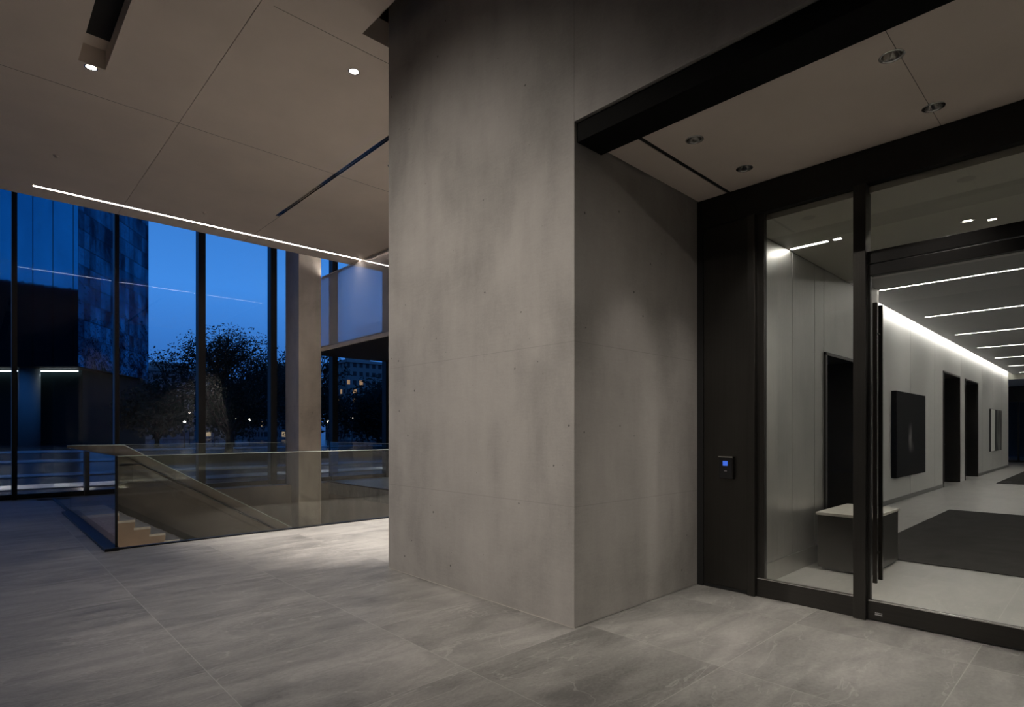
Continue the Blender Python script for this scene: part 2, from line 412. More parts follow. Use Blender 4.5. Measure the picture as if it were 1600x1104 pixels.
# recess ceiling, beam
RZ = 3.63
RD = [(3.93, 2.18), (4.66, 2.135), (3.89, 0.91), (4.705, 0.86), (3.9, -0.9), (4.7, -0.9)]
mb = MB(); ceiling_plate(mb, 3.56, 5.055, -1.7, 2.745, RZ, 0.09, [(3.56, 5.055, 2.432, 2.472), (3.56, 5.055, 0.875-0.002, 0.875+0.002)] [:1], [(x, y, 0.054) for x, y in RD])
struct('ceiling_recess', mb, M['ceiling'])
j = MB().box(3.56, 5.055, 0.8735, 0.8765, RZ-0.0012, RZ+0.002)
for a, b, c, d in ((3.56, 5.05, -0.32, -0.317),): j.box(a, b, c, d, RZ-0.0012, RZ+0.002)
struct('trim_recess_joint', j, bpy.data.materials['joint_shadow'])
struct('trim_recess_slot', MB().box(3.56, 5.055, 2.432, 2.472, RZ+0.008, RZ+0.085), M['black'])
bm_ = MB().box(3.262, 3.552, -1.69, 2.758, 3.588, 3.73).build('ceiling_beam', M['beam'], None, 0.003)
tag(bm_, 'long black steel beam under the concrete lintel at the recess opening', 'beam')

# vestibule + corridor shell
struct('wall_vestibule', MB().box(5.10, 7.135, 2.34, 2.758, 0, 3.32).box(8.125, 8.75, 2.34, 2.758, 0, 3.32).box(7.135, 8.125, 2.34, 2.758, 2.33, 3.32), M['concrete_plain'])
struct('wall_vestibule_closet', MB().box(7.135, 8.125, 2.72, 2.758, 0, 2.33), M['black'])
mb = MB(); VD = [(6.408, 0.924), (6.4, -0.3)]
ceiling_plate(mb, 5.10, 7.9, -4.0, 2.33, 3.31, 0.12, [(6.07, 6.12, 1.96, 2.31), (6.07, 6.12, 1.84, 1.91), (6.50, 6.54, 0.74, 0.80)], [(x, y, 0.045) for x, y in VD])
struct('ceiling_vestibule', mb, M['ceiling_vest'])
struct('wall_bulkhead', MB().box(7.9, 8.0, -4.0, 2.34, 3.31, 3.95), M['white_wall'])
struct('wall_corridor_return', MB().box(8.75, 8.85, 2.76, 3.2, 0, 3.95).box(7.9, 8.75, 2.34, 2.76, 3.32, 3.95), M['white_wall'])
# long white wall with two openings
WY = 3.16
ww = MB()
segs = [(8.75, 18.38, 0, 3.95), (18.38, 20.64, 3.03, 3.95), (20.64, 21.43, 0, 3.95), (21.43, 23.67, 3.02, 3.95), (23.67, 31.1, 0, 3.95)]
for a, b, c, d in segs: ww.box(a, b, WY, WY+0.45, c, d)
struct('wall_corridor', ww, M['white_wall'])
sj = MB()
for x in (12.6, 15.0, 17.4, 20.9, 24.6, 26.9, 29.2): sj.box(x-0.004, x+0.004, WY-0.0015, WY+0.01, 0.08, 3.78)
struct('trim_wall_joint', sj, M['skirting'])
struct('baseboard_corridor', MB().box(8.85, 18.36, WY-0.012, WY, 0, 0.09).box(23.69, 31.1, WY-0.012, WY, 0, 0.09), M['skirting'])
struct('wall_corridor_right', MB().box(8.0, 44, -4.3, -4.0, 0, 3.95), M['white_wall'])
struct('wall_vestibule_right', MB().box(5.10, 8.0, -4.3, -4.0, 0, 3.95), M['bronze_dark'])
struct('wall_corridor_end_left', MB().box(31.1, 44, 8.2, 8.5, 0, 3.95).box(31.1,31.3,3.6,8.2,0,3.95), M['bronze'])
LEDX = [11.02, 14.28, 17.4, 20.6, 23.85, 27.1, 30.3]
mb = MB(); ceiling_plate(mb, 7.95, 31.2, -3.9, 3.02, 3.80, 0.14, [(x-0.018, x+0.018, -3.2, 2.75) for x in LEDX])
struct('ceiling_corridor', mb, M['ceiling_in'])
struct('ceiling_corridor_top', MB().box(7.9, 44, -4.3, 8.5, 3.95, 4.05), M['ceiling_in'])
struct('ceiling_corridor_end', MB().box(31.2, 36.0, -4.0, 8.2, 3.6, 3.95), M['ceiling_vest'])
struct('wall_corridor_end', MB().box(36.0, 36.15, -4.0, 8.2, 2.85, 3.95), M['bronze'])
for k, y in enumerate([-2.2, -0.4, 1.4, 3.2, 5.0, 6.8]):
    pass
struct('wall_sky_block', MB().box(46, 46.3, -10, 14, -0.3, 9), M['bronze'])  # added dark wall, keeps the bright sky out of the end glazing
we = empty('window_corridor_end', (36.05, 2.0, 0), kind='structure')
fr = MB()
for y in (-4.0, -2.2, -0.4, 1.4, 3.25, 5.0, 6.8): fr.box(36.0, 36.1, y, y+0.08, 0, 2.85)
fr.box(36.0, 36.1, -4.0, 8.2, 0, 0.1); fr.build('window_frame', M['mull'], we)
MB().box(36.04, 36.06, -4.0, 8.2, 0.1, 2.85).build('window_glass', M['glass_facade'], we)

# ------------------------------------------------------------------ entrance door wall at X = 5.07
DX = 5.07
ent = empty('window_entrance', (DX, 1.0, 0), kind='structure')
MB().box(5.02, 5.12, -1.69, 2.71, 3.36, 3.628).box(5.043, 5.102, -0.05, 1.342, 2.745, 2.84).build('window_head', M['bronze_dark'], ent, 0.002)
fr = MB()
fr.box(5.00, 5.12, 2.20, 2.268, 0, 3.36)                           # left jamb
fr.box(5.045, 5.10, 2.135, 2.20, 0.155, 3.36)                      # sidelight stile
fr.box(5.00, 5.14, 1.342, 1.428, 0, 3.36)                          # mullion
fr.box(5.00, 5.14, -0.13, -0.05, 0, 3.36)                          # mullion right
fr.box(5.00, 5.12, -1.69, -1.61, 0, 3.36)
fr.build('window_frame', M['bronze'], ent, 0.002)
MB().box(5.035, 5.105, 1.428, 2.20, 0, 0.158).box(5.035, 5.105, -1.61, -0.13, 0, 0.158).build('bottom_rail', M['bronze_h'], ent, 0.002)
MB().box(5.03, 5.034, 1.43, 2.198, 0.1585, 0.166).box(5.04, 5.05, 1.43, 2.198, 0.158, 0.170).build('glazing_bead', M['chrome'], ent)
MB().box(5.066, 5.074, 1.428, 2.135, 0.158, 3.36).build('side_pane', M['glass_door'], ent)
MB().box(5.066, 5.074, -0.05, 1.342, 2.84, 3.36).build('transom_pane', M['glass_door'], ent)
MB().box(5.066, 5.074, -1.61, -0.13, 0.158, 3.36).build('side_pane', M['glass_door'], ent)
dr = empty('door_1', (DX, 0.65, 0), kind='structure')
lf = MB(); lf.box(5.045, 5.095, 1.33, 1.338, 0.01, 2.735).box(5.045, 5.095, 1.322, 1.3305, 0.148, 2.65)
lf.box(5.045, 5.095, -0.045, 0.0, 0.01, 2.735); MB().box(5.040, 5.10, 0.0, 1.3305, 2.65, 2.735).build('top_rail', M['bronze_dark'], dr, 0.002)
lf.build('door_frame', M['bronze'], dr)
MB().box(5.035, 5.105, -0.045, 1.338, 0.008, 0.148).build('bottom_rail', M['bronze_h'], dr, 0.002)
MB().box(5.034, 5.05, 0.0, 1.33, 0.148, 0.157).build('glazing_bead', M['chrome'], dr)
MB().box(5.066, 5.074, 0.0, 1.322, 0.15, 2.65).build('door_glass', M['glass_door'], dr)
MB().box(4.985, 5.010, 1.262, 1.292, 0.30, 2.43).build('pull_handle', M['handle'], dr, 0.004)
MB().box(5.130, 5.155, 1.262, 1.292, 0.30, 2.43).build('pull_handle', M['handle'], dr, 0.004)
for z in (0.52, 2.2):
    MB().tube([(5.005, 1.277, z), (5.135, 1.277, z)], 0.009, 10).build('handle_post', M['handle'], dr)
# small plate with illegible marks on the bottom rail
pl = MB()
for i in range(5): pl.box(5.0335, 5.0352, 1.240+0.010*i, 1.247+0.010*i, 0.062, 0.068)
for i in range(5): pl.box(5.0335, 5.0352, 1.240+0.010*i, 1.248+0.010*i, 0.048, 0.056)
pl.build('door_marking', simple('faded_silver_print', (0.42, 0.42, 0.42), 0.5), dr)

# dark metal panel between recess wall and jamb
pn = empty('metal_wall_panel', (5.05, 2.49, 0), 'tall dark bronze metal panel between the concrete recess wall and the glass door frame', 'panel')
MB().box(5.035, 5.10, 2.272, 2.70, 0.03, 3.36).build('panel_face', M['bronze'], pn, 0.002)
MB().box(5.02, 5.10, 2.70, 2.758, 0, 3.628).build('edge_channel', M['black'], pn)
MB().box(5.03, 5.10, 2.272, 2.70, 0.0, 0.028).build('base_channel', M['black'], pn)
# card reader
cr = empty('card_reader', (5.03, 2.465, 1.12), 'small black card reader with a blue lit screen on the dark metal panel', 'card reader')
MB().box(5.000, 5.034, 2.40, 2.53, 1.02, 1.215).build('housing', simple('gloss_black_plastic', (0.01, 0.01, 0.012), 0.2), cr, 0.006)
MB().box(4.996, 5.034, 2.397, 2.533, 1.216, 1.224).build('top_trim', M['chrome'], cr)
MB().box(4.996, 5.034, 2.395, 2.3995, 1.02, 1.224).build('side_trim', M['handle'], cr)
MB().box(4.9985, 5.001, 2.447, 2.492, 1.140, 1.182).build('screen', emis('blue_screen', (0.06, 0.16, 0.75), 0.9), cr)
MB().box(4.9985, 5.001, 2.455, 2.480, 1.088, 1.094).build('status_light', simple('reader_print', (0.35, 0.33, 0.36), 0.4), cr)

# ------------------------------------------------------------------ vestibule metal cladding
for a, b, txt in ((5.12, 6.160, 'first brushed steel cladding sheet, just inside the glass front'), (6.172, 6.790, 'second brushed steel cladding sheet, right of the short light strip'),
             (6.802, 7.085, 'narrow brushed steel cladding sheet left of the dark doorway'), (8.15, 8.745, 'brushed steel cladding sheet right of the dark doorway')):
    o = MB().box(a, b, 2.322, 2.339, 0.19, 3.30)
    o = o.build('steel_cladding_sheet', M['steel'], None, 0.002); tag(o, txt, 'wall panel', 'steel cladding in the vestibule')
o = MB().box(7.093, 8.143, 2.322, 2.339, 2.36, 3.30).build('steel_cladding_sheet', M['steel'], None, 0.002); tag(o, 'brushed steel cladding sheet above the dark doorway', 'wall panel', 'steel cladding in the vestibule')
struct('baseboard_vestibule', MB().box(5.12, 7.085, 2.315, 2.339, 0, 0.185), M['steel'])
struct('trim_doorway', MB().box(7.088, 7.14, 2.30, 2.7, 0, 2.36).box(8.12, 8.17, 2.30, 2.7, 0, 2.36).box(7.088, 8.17, 2.30, 2.7, 2.325, 2.36), M['bronze'])

# ------------------------------------------------------------------ bench, mats, art
bn = empty('bench', (6.99, 1.94, 0), 'dark metal box bench with a pale stone top, standing just inside the glass door', 'bench')
MB().box(6.50, 7.48, 1.69, 2.19, 0.03, 0.575).build('bench_body', M['bronze'], bn, 0.004)
MB().box(6.53, 7.45, 1.72, 2.16, 0.0, 0.032).build('plinth', M['black'], bn)
MB().box(6.485, 7.495, 1.675, 2.205, 0.576, 0.605).build('bench_top', simple('pale_stone_top', (0.48, 0.46, 0.42), 0.4, nscale=20, namp=0.1), bn, 0.004)

def carpet(name):
    m, nt, out = newmat(name); co = objco(nt)
    f = noise(nt, mapping(nt, co, (60, 200, 60)), 1.0, 4, 0.7); b = noise(nt, co, 3.0, 4)
    c = ramp(nt, math_(nt, 'ADD', math_(nt, 'MULTIPLY', f, 0.6), math_(nt, 'MULTIPLY', b, 0.4)), [(0.35, (0.030, 0.029, 0.028)), (0.65, (0.062, 0.060, 0.058))])
    bsdf(nt, out, c, 0.95, 0, 0.1, bump(nt, f, 0.5, 0.01)); return m
M['carpet'] = carpet('charcoal_carpet')
o = MB().box(7.59, 13.15, -1.6, 2.165, 0.001, 0.014).build('floor_mat', M['carpet'], None, 0.003); tag(o, 'large charcoal entrance mat on the pale floor behind the bench', 'mat')
o = MB().box(20.9, 29.5, -1.6, 2.38, 0.001, 0.014).build('floor_mat', M['carpet'], None, 0.003); tag(o, 'second dark mat, far down the corridor near the glazed end', 'mat')

def art_mat():
    m, nt, out = newmat('black_canvas_paint'); co = objco(nt)
    sx = N(nt, 'ShaderNodeSeparateXYZ'); nt.links.new(co, sx.inputs[0])
    wob = noise(nt, mapping(nt, co, (1, 1, 0.6)), 3.5, 4)
    dx = math_(nt, 'ABSOLUTE', math_(nt, 'SUBTRACT', math_(nt, 'ADD', sx.outputs['X'], math_(nt, 'MULTIPLY', wob, 0.5)), 14.85))
    dz = math_(nt, 'ABSOLUTE', math_(nt, 'SUBTRACT', sx.outputs['Z'], 1.32))
    a = math_(nt, 'SUBTRACT', 1.0, math_(nt, 'DIVIDE', dx, 0.20), True); b = math_(nt, 'SUBTRACT', 1.0, math_(nt, 'DIVIDE', dz, 0.34), True)
    k = math_(nt, 'MULTIPLY', math_(nt, 'MULTIPLY', a, b), math_(nt, 'MULTIPLY', noise(nt, mapping(nt, co, (8, 8, 2)), 1.5, 5), 1.6), True)
    c = mixc(nt, k, (0.006, 0.0065, 0.008), (0.35, 0.34, 0.33)); bsdf(nt, out, c, 0.6, 0, 0.1); return m
ar = empty('painting', (14.70, 3.11, 1.39), 'big black abstract painting with a faint pale smear on the white corridor wall', 'painting')
MB().box(13.47, 15.93, 3.062, 3.065, 0.53, 2.26).build('painted_canvas', art_mat(), ar)
MB().box(13.46, 15.94, 3.066, 3.157, 0.52, 2.27).build('stretcher_frame', simple('black_edge', (0.008, 0.008, 0.009), 0.6, 0, 0.1), ar, 0.004)
def art2():
    m, nt, out = newmat('grey_streaked_paint'); co = objco(nt)
    f = noise(nt, mapping(nt, co, (3.0, 3, 0.5)), 1.2, 5, 0.6, 0.8)
    c = ramp(nt, f, [(0.40, (0.015, 0.016, 0.018)), (0.5, (0.09, 0.09, 0.09)), (0.62, (0.34, 0.34, 0.32))]); bsdf(nt, out, c, 0.5); return m
ar = empty('painting', (27.4, 3.1, 1.5), 'smaller grey streaked painting beyond the two corridor doorways', 'painting')
MB().box(26.9, 28.75, 3.105, 3.108, 0.76, 2.24).build('painted_canvas', art2(), ar)
MB().box(26.05, 26.9, 3.105, 3.108, 0.76, 2.24).build('pale_canvas_band', simple('off_white_paint', (0.90, 0.90, 0.86), 0.5), ar)
MB().box(26.05, 28.76, 3.109, 3.157, 0.75, 2.25).build('stretcher_frame', simple('dark_edge', (0.03, 0.03, 0.03), 0.5), ar)

# doors set back in the corridor wall
for i, (a, b, h) in enumerate(((18.38, 20.64, 3.03), (21.43, 23.67, 3.02))):
    d = empty('door_%d' % (i+2), ((a+b)/2, WY+0.2, 0), kind='structure')
    MB().box(a, a+0.05, WY-0.02, WY+0.42, 0, h).box(b-0.05, b, WY-0.02, WY+0.42, 0, h).box(a, b, WY-0.02, WY+0.42, h-0.05, h).build('door_frame', M['bronze'], d)
    MB().box(a+0.05, (a+b)/2-0.004, WY+0.36, WY+0.41, 0.01, h-0.05).build('door_leaf', M['bronze'], d)
    MB().box((a+b)/2+0.004, b-0.05, WY+0.36, WY+0.41, 0.01, h-0.05).build('door_leaf', M['bronze'], d)
    MB().tube([(b-0.35, WY+0.355, 1.08), (b-0.35, WY+0.30, 1.08), (b-0.20, WY+0.30, 1.08)], 0.015, 8).build('door_handle', M['chrome'], d)

# ------------------------------------------------------------------ lamps
def spot(parent, loc, power, angle, blend=0.6, color=(1.0, 0.86, 0.72), rot=(0, 0, 0), r=0.04):
    l = bpy.data.lights.new('lamp_beam', 'SPOT'); l.energy = power; l.spot_size = math.radians(angle); l.spot_blend = blend
    l.color = color; l.shadow_soft_size = r
    o = bpy.data.objects.new('lamp_beam', l); COL.objects.link(o); o.parent = parent
    o.location = Vector(loc) - parent.location; o.rotation_euler = rot; return o
def downlight(x, y, z, r, label, lit, power, angle, group, color=(1.0, 0.86, 0.72), rot=(0,0,0), blend=0.6):
    d = empty('downlight', (x, y, z), label, 'ceiling light', group)
    MB().lathe((x, y, z), [(r*1.22, 0.0), (r*1.22, -0.004), (r*1.0, -0.005), (r*0.93, 0.0), (r*0.93, 0.012)]).build('trim_ring', M['chrome'], d)
    MB().lathe((x, y, z), [(r*0.93, 0.008), (r*0.80, 0.03), (r*0.55, 0.055)]).build('reflector', M['reflector'], d)
    if lit == 1:
        MB().disc((x, y, z+0.012), r*0.86).build('lamp_lens', M['lens'], d)
        spot(d, (x, y, z-0.01), power, angle, blend, color, rot)
    elif lit == 2:      # deep dark-light fitting: small lit lens high in the reflector
        MB().disc((x, y, z+0.055), r*0.55).build('lamp_lens', emis('deep_lamp_lens', (1, 0.95, 0.88), 7.0) if 'deep_lamp_lens' not in bpy.data.materials else bpy.data.materials['deep_lamp_lens'], d)
        spot(d, (x, y, z-0.01), power, angle, blend, color, rot)
    return d

downlight(1.018, 8.245, CZ, DR, 'lit round downlight at the end of the dark ceiling trough', 1, W_LOBBY*0.30, 95, 'lobby downlights', (1.0, 0.92, 0.83))
downlight(3.29, 6.21, CZ, DR, 'lit round downlight alone in the lobby ceiling near the concrete pier', 1, W_LOBBY*0.8, 80, 'lobby downlights', (1.0, 0.92, 0.83))
NEU = (1.0, 0.92, 0.83)
# x, y, power, cone, aim point, where it sits
hid = [(4.9, 8.0, W_LOBBY*7.0, 62, None, 'behind the pier beside the stair rail'), (7.6, 7.0, W_LOBBY*5.0, 90, None, 'far behind the pier, added for ceiling bounce'),  # the second is an added unseen lamp that raises the ceiling bounce
       (1.02, 4.7, W_HIDDEN*0.42, 80, (2.0, 4.7, 2.0), 'in the dark trough, aimed at the left part of the pier'),
       (1.02, 3.0, W_HIDDEN*0.45, 80, (2.0, 3.0, 2.0), 'in the dark trough, aimed at the pier corner'),
       (1.02, 1.2, W_HIDDEN*0.75, 76, (1.1, 1.2, 0.0), 'in the dark trough, above the middle of the floor'),
       (1.02, -0.9, W_HIDDEN*0.5, 76, (1.1, -0.9, 0.0), 'in the dark trough, farthest behind the camera'),
       (-1.6, 5.0, W_HIDDEN*3.0, 69, (3.2, 4.5, 1.75), 'left of the trough, added unseen to brighten the pier face'),  # added unseen lamp, evens out the brightness of the pier
       (-3.6, -2.2, W_HIDDEN*3.5, 29, (4.2, 2.75, 1.0), 'behind the camera, added unseen to brighten the door recess')]  # added unseen lamp, throws light on the recess side wall
for x, y, pw, an, aim, wh in hid:
    z = CZ + (0.12 if abs(x - 1.02) < 0.01 else 0.0)
    rot = (0, 0, 0) if aim is None else (Vector(aim) - Vector((x, y, z))).to_track_quat('-Z', 'Y').to_euler()
    downlight(x, y, z, DR, 'round lobby downlight ' + wh, 1, pw, an, 'lobby downlights', NEU, rot, 0.6 if aim is None else 1.0)
labs = ['small deep-set downlight nearest the dark ceiling slot and the beam', 'small deep-set downlight nearest the metal wall panel, in front of the glass front',
        'deep-set downlight with bright rim close to the black beam, by the ceiling joint', 'deep-set downlight on the ceiling joint, close to the door head',
        'recess downlight beyond the right edge near the beam', 'recess downlight beyond the right edge near the door head']
for (x, y), lb in zip(RD, labs):
    downlight(x, y, RZ, 0.054, lb, 2, W_RECESS, 62, 'recess downlights', (1.0, 0.93, 0.85), (0,0,0), 1.0)
downlight(6.408, 0.924, 3.31, 0.045, 'bright round downlight in the vestibule ceiling seen through the transom glass', 1, 105, 140, 'vestibule downlights', (1.0, 0.96, 0.88))
downlight(6.4, -0.3, 3.31, 0.045, 'vestibule downlight out of view to the right', 1, 105, 140, 'vestibule downlights', (1.0, 0.96, 0.88))

def strip(name, mb_, mat, label, group=None):
    o = mb_.build(name, mat); return tag(o, label, 'light strip', group)
strip('light_strip', MB().box(0.780, 14.0, 12.862, 12.928, CZ+0.002, CZ+0.02), M['strip'], 'long white linear light along the edge of the lobby ceiling')
strip('light_strip', MB().box(7.045, 7.065, 8.6, 15.0, CZ-0.03, CZ-0.008), emis('bright_led', (1.0, 0.93, 0.85), 60), 'linear light tucked behind the top edge of the hanging glass screen')
struct('trim_screen_baffle', MB().box(7.012, 7.03, 8.5, 15.05, CZ-0.075, CZ-0.001), M['ceiling'])  # added baffle, hides the bright strip behind the screen top
strip('light_strip', MB().box(6.073, 6.117, 1.963, 2.307, 3.312, 3.33), M['strip_in'], 'short bright linear light in the vestibule ceiling above the steel cladding', 'vestibule light strips')
strip('light_strip', MB().box(6.073, 6.117, 1.843, 1.907, 3.312, 3.33), M['strip_in'], 'very short bright end piece of the vestibule ceiling light', 'vestibule light strips')
strip('light_strip', MB().box(6.503, 6.537, 0.743, 0.797, 3.312, 3.33), M['strip_in'], 'tiny linear light beside the bright downlight above the door', 'vestibule light strips')
ordn = ['nearest', 'second nearest', 'third nearest', 'fourth from the entrance', 'fifth from the entrance', 'sixth from the entrance', 'farthest']
for x, w_ in zip(LEDX, ordn):
    strip('light_strip', MB().box(x-0.017, x+0.017, -3.2, 2.75, 3.802, 3.815), M['strip_in'], 'thin white light line across the corridor ceiling, ' + w_ + ' of the row', 'corridor ceiling light lines')
strip('cove_light', MB().box(8.9, 31.0, 3.025, 3.05, 3.84, 3.86), M['cove'], 'continuous cove light grazing the top of the white corridor wall')
sl = empty('slot_diffuser', (4.395, 8.7, CZ), 'narrow chrome-edged air slot running diagonally across the lobby ceiling', 'air vent')
MB().box(4.357, 4.433, 5.9, 11.398, CZ+0.05, CZ+0.07).build('slot_back', M['black'], sl)
MB().box(4.357, 4.372, 5.9, 11.398, CZ-0.004, CZ+0.05).box(4.424, 4.433, 5.9, 11.398, CZ-0.004, CZ+0.05).build('slot_edge', M['reflector'], sl)
MB().box(4.388, 4.402, 5.9, 11.398, CZ-0.003, CZ+0.04).build('slot_blade', M['chrome'], sl)
for x, y, lb in ((3.3, 12.19, 'small round sprinkler head near the middle of the long lobby light strip'), (0.955, 11.245, 'small round sprinkler head near the left end of the long lobby light strip')):
    o = MB().lathe((x, y, CZ), [(0.045, 0), (0.045, -0.006), (0.015, -0.008), (0.012, -0.03), (0.02, -0.032), (0.0, -0.034)], 16).build('sprinkler_head', M['ceiling']); tag(o, lb, 'sprinkler', 'ceiling sprinklers')

# ------------------------------------------------------------------ lobby glass screen, low soffit, column
o = MB().box(6.995, 7.01, 8.5, 15.05, 3.74, CZ-0.035).build('glass_screen', M['glass_screen']); tag(o, 'hanging frosted glass screen between the column and the pier', 'glass screen')
struct('trim_screen_foot', MB().box(6.97, 7.03, 8.5, 15.05, 3.66, 3.745), M['column'])
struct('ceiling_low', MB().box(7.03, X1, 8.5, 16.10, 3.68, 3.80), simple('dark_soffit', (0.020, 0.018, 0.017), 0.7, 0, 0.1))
for x_, y_, t_ in ((10.2, 12.6, 'first'), (12.6, 14.6, 'second')): downlight(x_, y_, 3.675, 0.05, 'added downlight in the low soffit hidden behind the pier, ' + t_, 1, 260, 110, 'added low soffit downlights', (1.0, 0.9, 0.8))  # added unseen lamps that brighten the floor beyond the column
cl = MB().box(6.37, 7.0, 15.06, 15.95, -4.2, 8.2).build('concrete_column', M['column'], None, 0.008); tag(cl, 'square pale concrete column by the glass facade', 'column')

# ------------------------------------------------------------------ facade
FY = 16.2
fac = empty('window_facade', (2, FY, 0), kind='structure')
mx = [0.667 + 1.806*k for k in range(-7, 9)]
for x in mx:
    wd = 0.045 if x < 3 else 0.085
    MB().box(x-wd, x+wd, FY-0.16, FY+0.08, 0.0, 8.2).build('mullion', M['mull'], fac)
for a, b in zip([X0]+mx, mx+[X1]):
    if b-a < 0.2: continue
    MB().box(a+0.03, b-0.03, FY-0.006, FY+0.006, 0.10, 8.15).build('window_pane', M['glass_facade'], fac)
MB().box(X0, X1, FY-0.08, FY+0.06, 0.0, 0.11).build('bottom_rail', M['mull'], fac)
MB().box(X0, X1, FY-0.06, FY+0.06, 8.1, 8.2).build('top_rail', M['mull'], fac)

# ------------------------------------------------------------------ balustrades and stair
g = empty('glass_balustrade', (3.3, 8.47, 0), 'long clear glass balustrade in front of the stair opening, running to the pier', 'railing', 'glass railings round the stair opening')
for a, b in ((1.305, 3.90), (3.905, 6.5), (6.505, 7.44)): MB().box(a, b, 8.462, 8.480, 0.02, 1.145).build('glass_panel', M['glass_rail'], g)
MB().box(1.305, 7.44, 8.461, 8.481, 1.145, 1.152).build('top_edge', M['glass_edge'], g)
MB().box(1.29, 7.44, 8.440, 8.500, -0.02, 0.018).build('base_channel', M['mull'], g)
g = empty('glass_balustrade', (1.27, 10.5, 0), 'glass balustrade along the left side of the stair opening with a thick black kerb', 'railing', 'glass railings round the stair opening')
MB().box(1.288, 1.306, 8.462, 12.89, 0.05, 1.145).build('glass_panel', M['glass_rail'], g)
MB().box(1.287, 1.307, 8.481, 12.89, 1.145, 1.152).build('top_edge', M['handle'], g)
MB().box(1.283, 1.311, 8.452, 8.466, 0.02, 1.15).build('corner_edge', M['mull'], g)
MB().box(1.17, 1.318, 8.38, 12.9, -0.02, 0.035).build('kerb', M['mull'], g)
g = empty('glass_balustrade', (1.29, 14.9, 0), 'far left glass balustrade panel nearest the facade, with only a thin base channel', 'railing', 'glass railings round the stair opening')
MB().box(1.288, 1.306, 12.91, 15.75, 0.04, 1.15).build('glass_panel', M['glass_rail'], g)
MB().box(1.26, 1.33, 13.0, 15.8, -0.01, 0.02).build('base_channel', M['mull'], g)
g = empty('glass_balustrade', (4, 15.62, 0), 'low glass guard rail along the foot of the facade beyond the stair opening', 'railing', 'glass railings round the stair opening')
MB().box(1.6, 6.3, 15.70, 15.715, 0.02, 1.15).build('glass_panel', M['glass_rail'], g)
MB().box(1.6, 6.3, 15.698, 15.717, 1.15, 1.158).build('top_edge', M['glass_edge'], g)
g = empty('glass_balustrade', (7.5, 12, 0), 'right hand glass balustrade of the stair opening, behind the column', 'railing', 'glass railings round the stair opening')
for a, b in ((8.56, 10.8), (10.805, 13.2), (13.205, 15.5)): MB().box(7.47, 7.485, a, b, 0.02, 1.15).build('glass_panel', M['glass_rail'], g)
MB().box(7.468, 7.487, 8.56, 15.5, 1.15, 1.158).build('top_edge', M['glass_edge'], g)
MB().box(7.455, 7.50, 8.56, 15.5, 0.0, 0.03).build('base_channel', M['mull'], g)

st = empty('staircase', (2.0, 13.1, 0), 'concrete staircase going down behind the glass corner', 'staircase')
RI, RU, SX0 = 0.148, 0.242, 1.93
SY0, SY1 = 12.3, 13.86
tr = MB(); tr.box(1.345, SX0, SY0, SY1, -0.05, -0.005)
for k in range(17): tr.box(SX0+RU*k-0.02, SX0+RU*(k+1), SY0, SY1, -RI*(k+1)-0.045, -RI*(k+1)-0.005)
tr.build('stair_treads', simple('pale_tread_stone', (0.50, 0.48, 0.45), 0.45, nscale=15), st)
sp = [(1.30, -0.052), (SX0, -0.052)]
for k in range(17): sp += [(SX0+RU*k, -RI*(k+1)-0.052), (SX0+RU*(k+1), -RI*(k+1)-0.052)]
sp += [(SX0+RU*17, -3.2), (SX0+RU*16, -3.2), (1.30, -0.9)]
# stepped body built as one slice per step
sb = MB(); sb.box(1.345, SX0, SY0+0.01, SY1, -4.19, -0.052)
for k in range(17): sb.box(SX0+RU*k, SX0+RU*(k+1), SY0+0.01, SY1, -4.19, -RI*(k+1)-0.047)
sb.build('stair_body', simple('warm_stair_side', (0.27, 0.195, 0.15), 0.45, 0.0, nscale=3), st)
bal = empty('glass_balustrade', (3.5, 13.95, 0), 'sloping glass balustrade beside the staircase with twin handrails', 'railing', 'glass railings round the stair opening')
def slope(x): return 1.15 - 0.6*max(0, x-2.27)
MB().prism_y([(1.345, 0.0), (1.345, 1.17), (2.27, 1.17), (6.55, 1.17-0.6*4.28), (6.55, -2.75), (2.05, -0.05)], 13.94, 13.958).build('glass_panel', M['glass_stair'], bal)
MB().tube([(1.345, 13.949, 1.175), (2.27, 13.949, 1.175), (6.55, 13.949, 1.175-0.6*4.28)], 0.011, 8).build('top_edge', M['glass_edge'], bal)
for dz, yy in ((-0.20, 13.88), (-0.30, 12.36)):
    MB().tube([(1.95, yy, 1.15+dz), (2.25, yy, 1.15+dz), (6.6, yy, 1.15+dz-0.6*4.35)], 0.021, 10).build('handrail', M['handle'], bal)
MB().prism_y([(1.345, -0.02), (1.345, 0.08), (2.0, 0.08), (6.55, -2.66), (6.55, -2.80), (2.0, -0.06)], 13.93, 13.97).build('base_channel', M['bronze'], bal)
sl_ = empty('stair_light', (2.0, 12.2, -1.2), 'small warm light glowing low beside the staircase', 'light')
MB().box(1.6, 2.1, 12.14, 12.2, -1.32, -1.28).build('lamp_body', M['bronze'], sl_)
l = bpy.data.lights.new('lamp_beam', 'POINT'); l.energy = 6; l.color = (1, 0.66, 0.42); l.shadow_soft_size = 0.05
lo = bpy.data.objects.new('lamp_beam', l); COL.objects.link(lo); lo.parent = sl_; lo.location = (-0.1, -0.12, -0.05)
# lamps of the lower hall
for x in (2.6, 5.4):
    d = empty('downlight', (x, 8.53, -3.0), 'lower hall wall lamp under the floor edge, ' + ('left one' if x < 4 else 'right one'), 'light', 'lower hall lamps')
    MB().box(x-0.1, x+0.1, 8.52, 8.56, -3.05, -2.95).build('lamp_body', M['bronze'], d)
    spot(d, (x, 8.60, -3.0), 150, 140, 0.9, (1, 0.86, 0.72), (math.radians(100), 0, 0), 0.03)

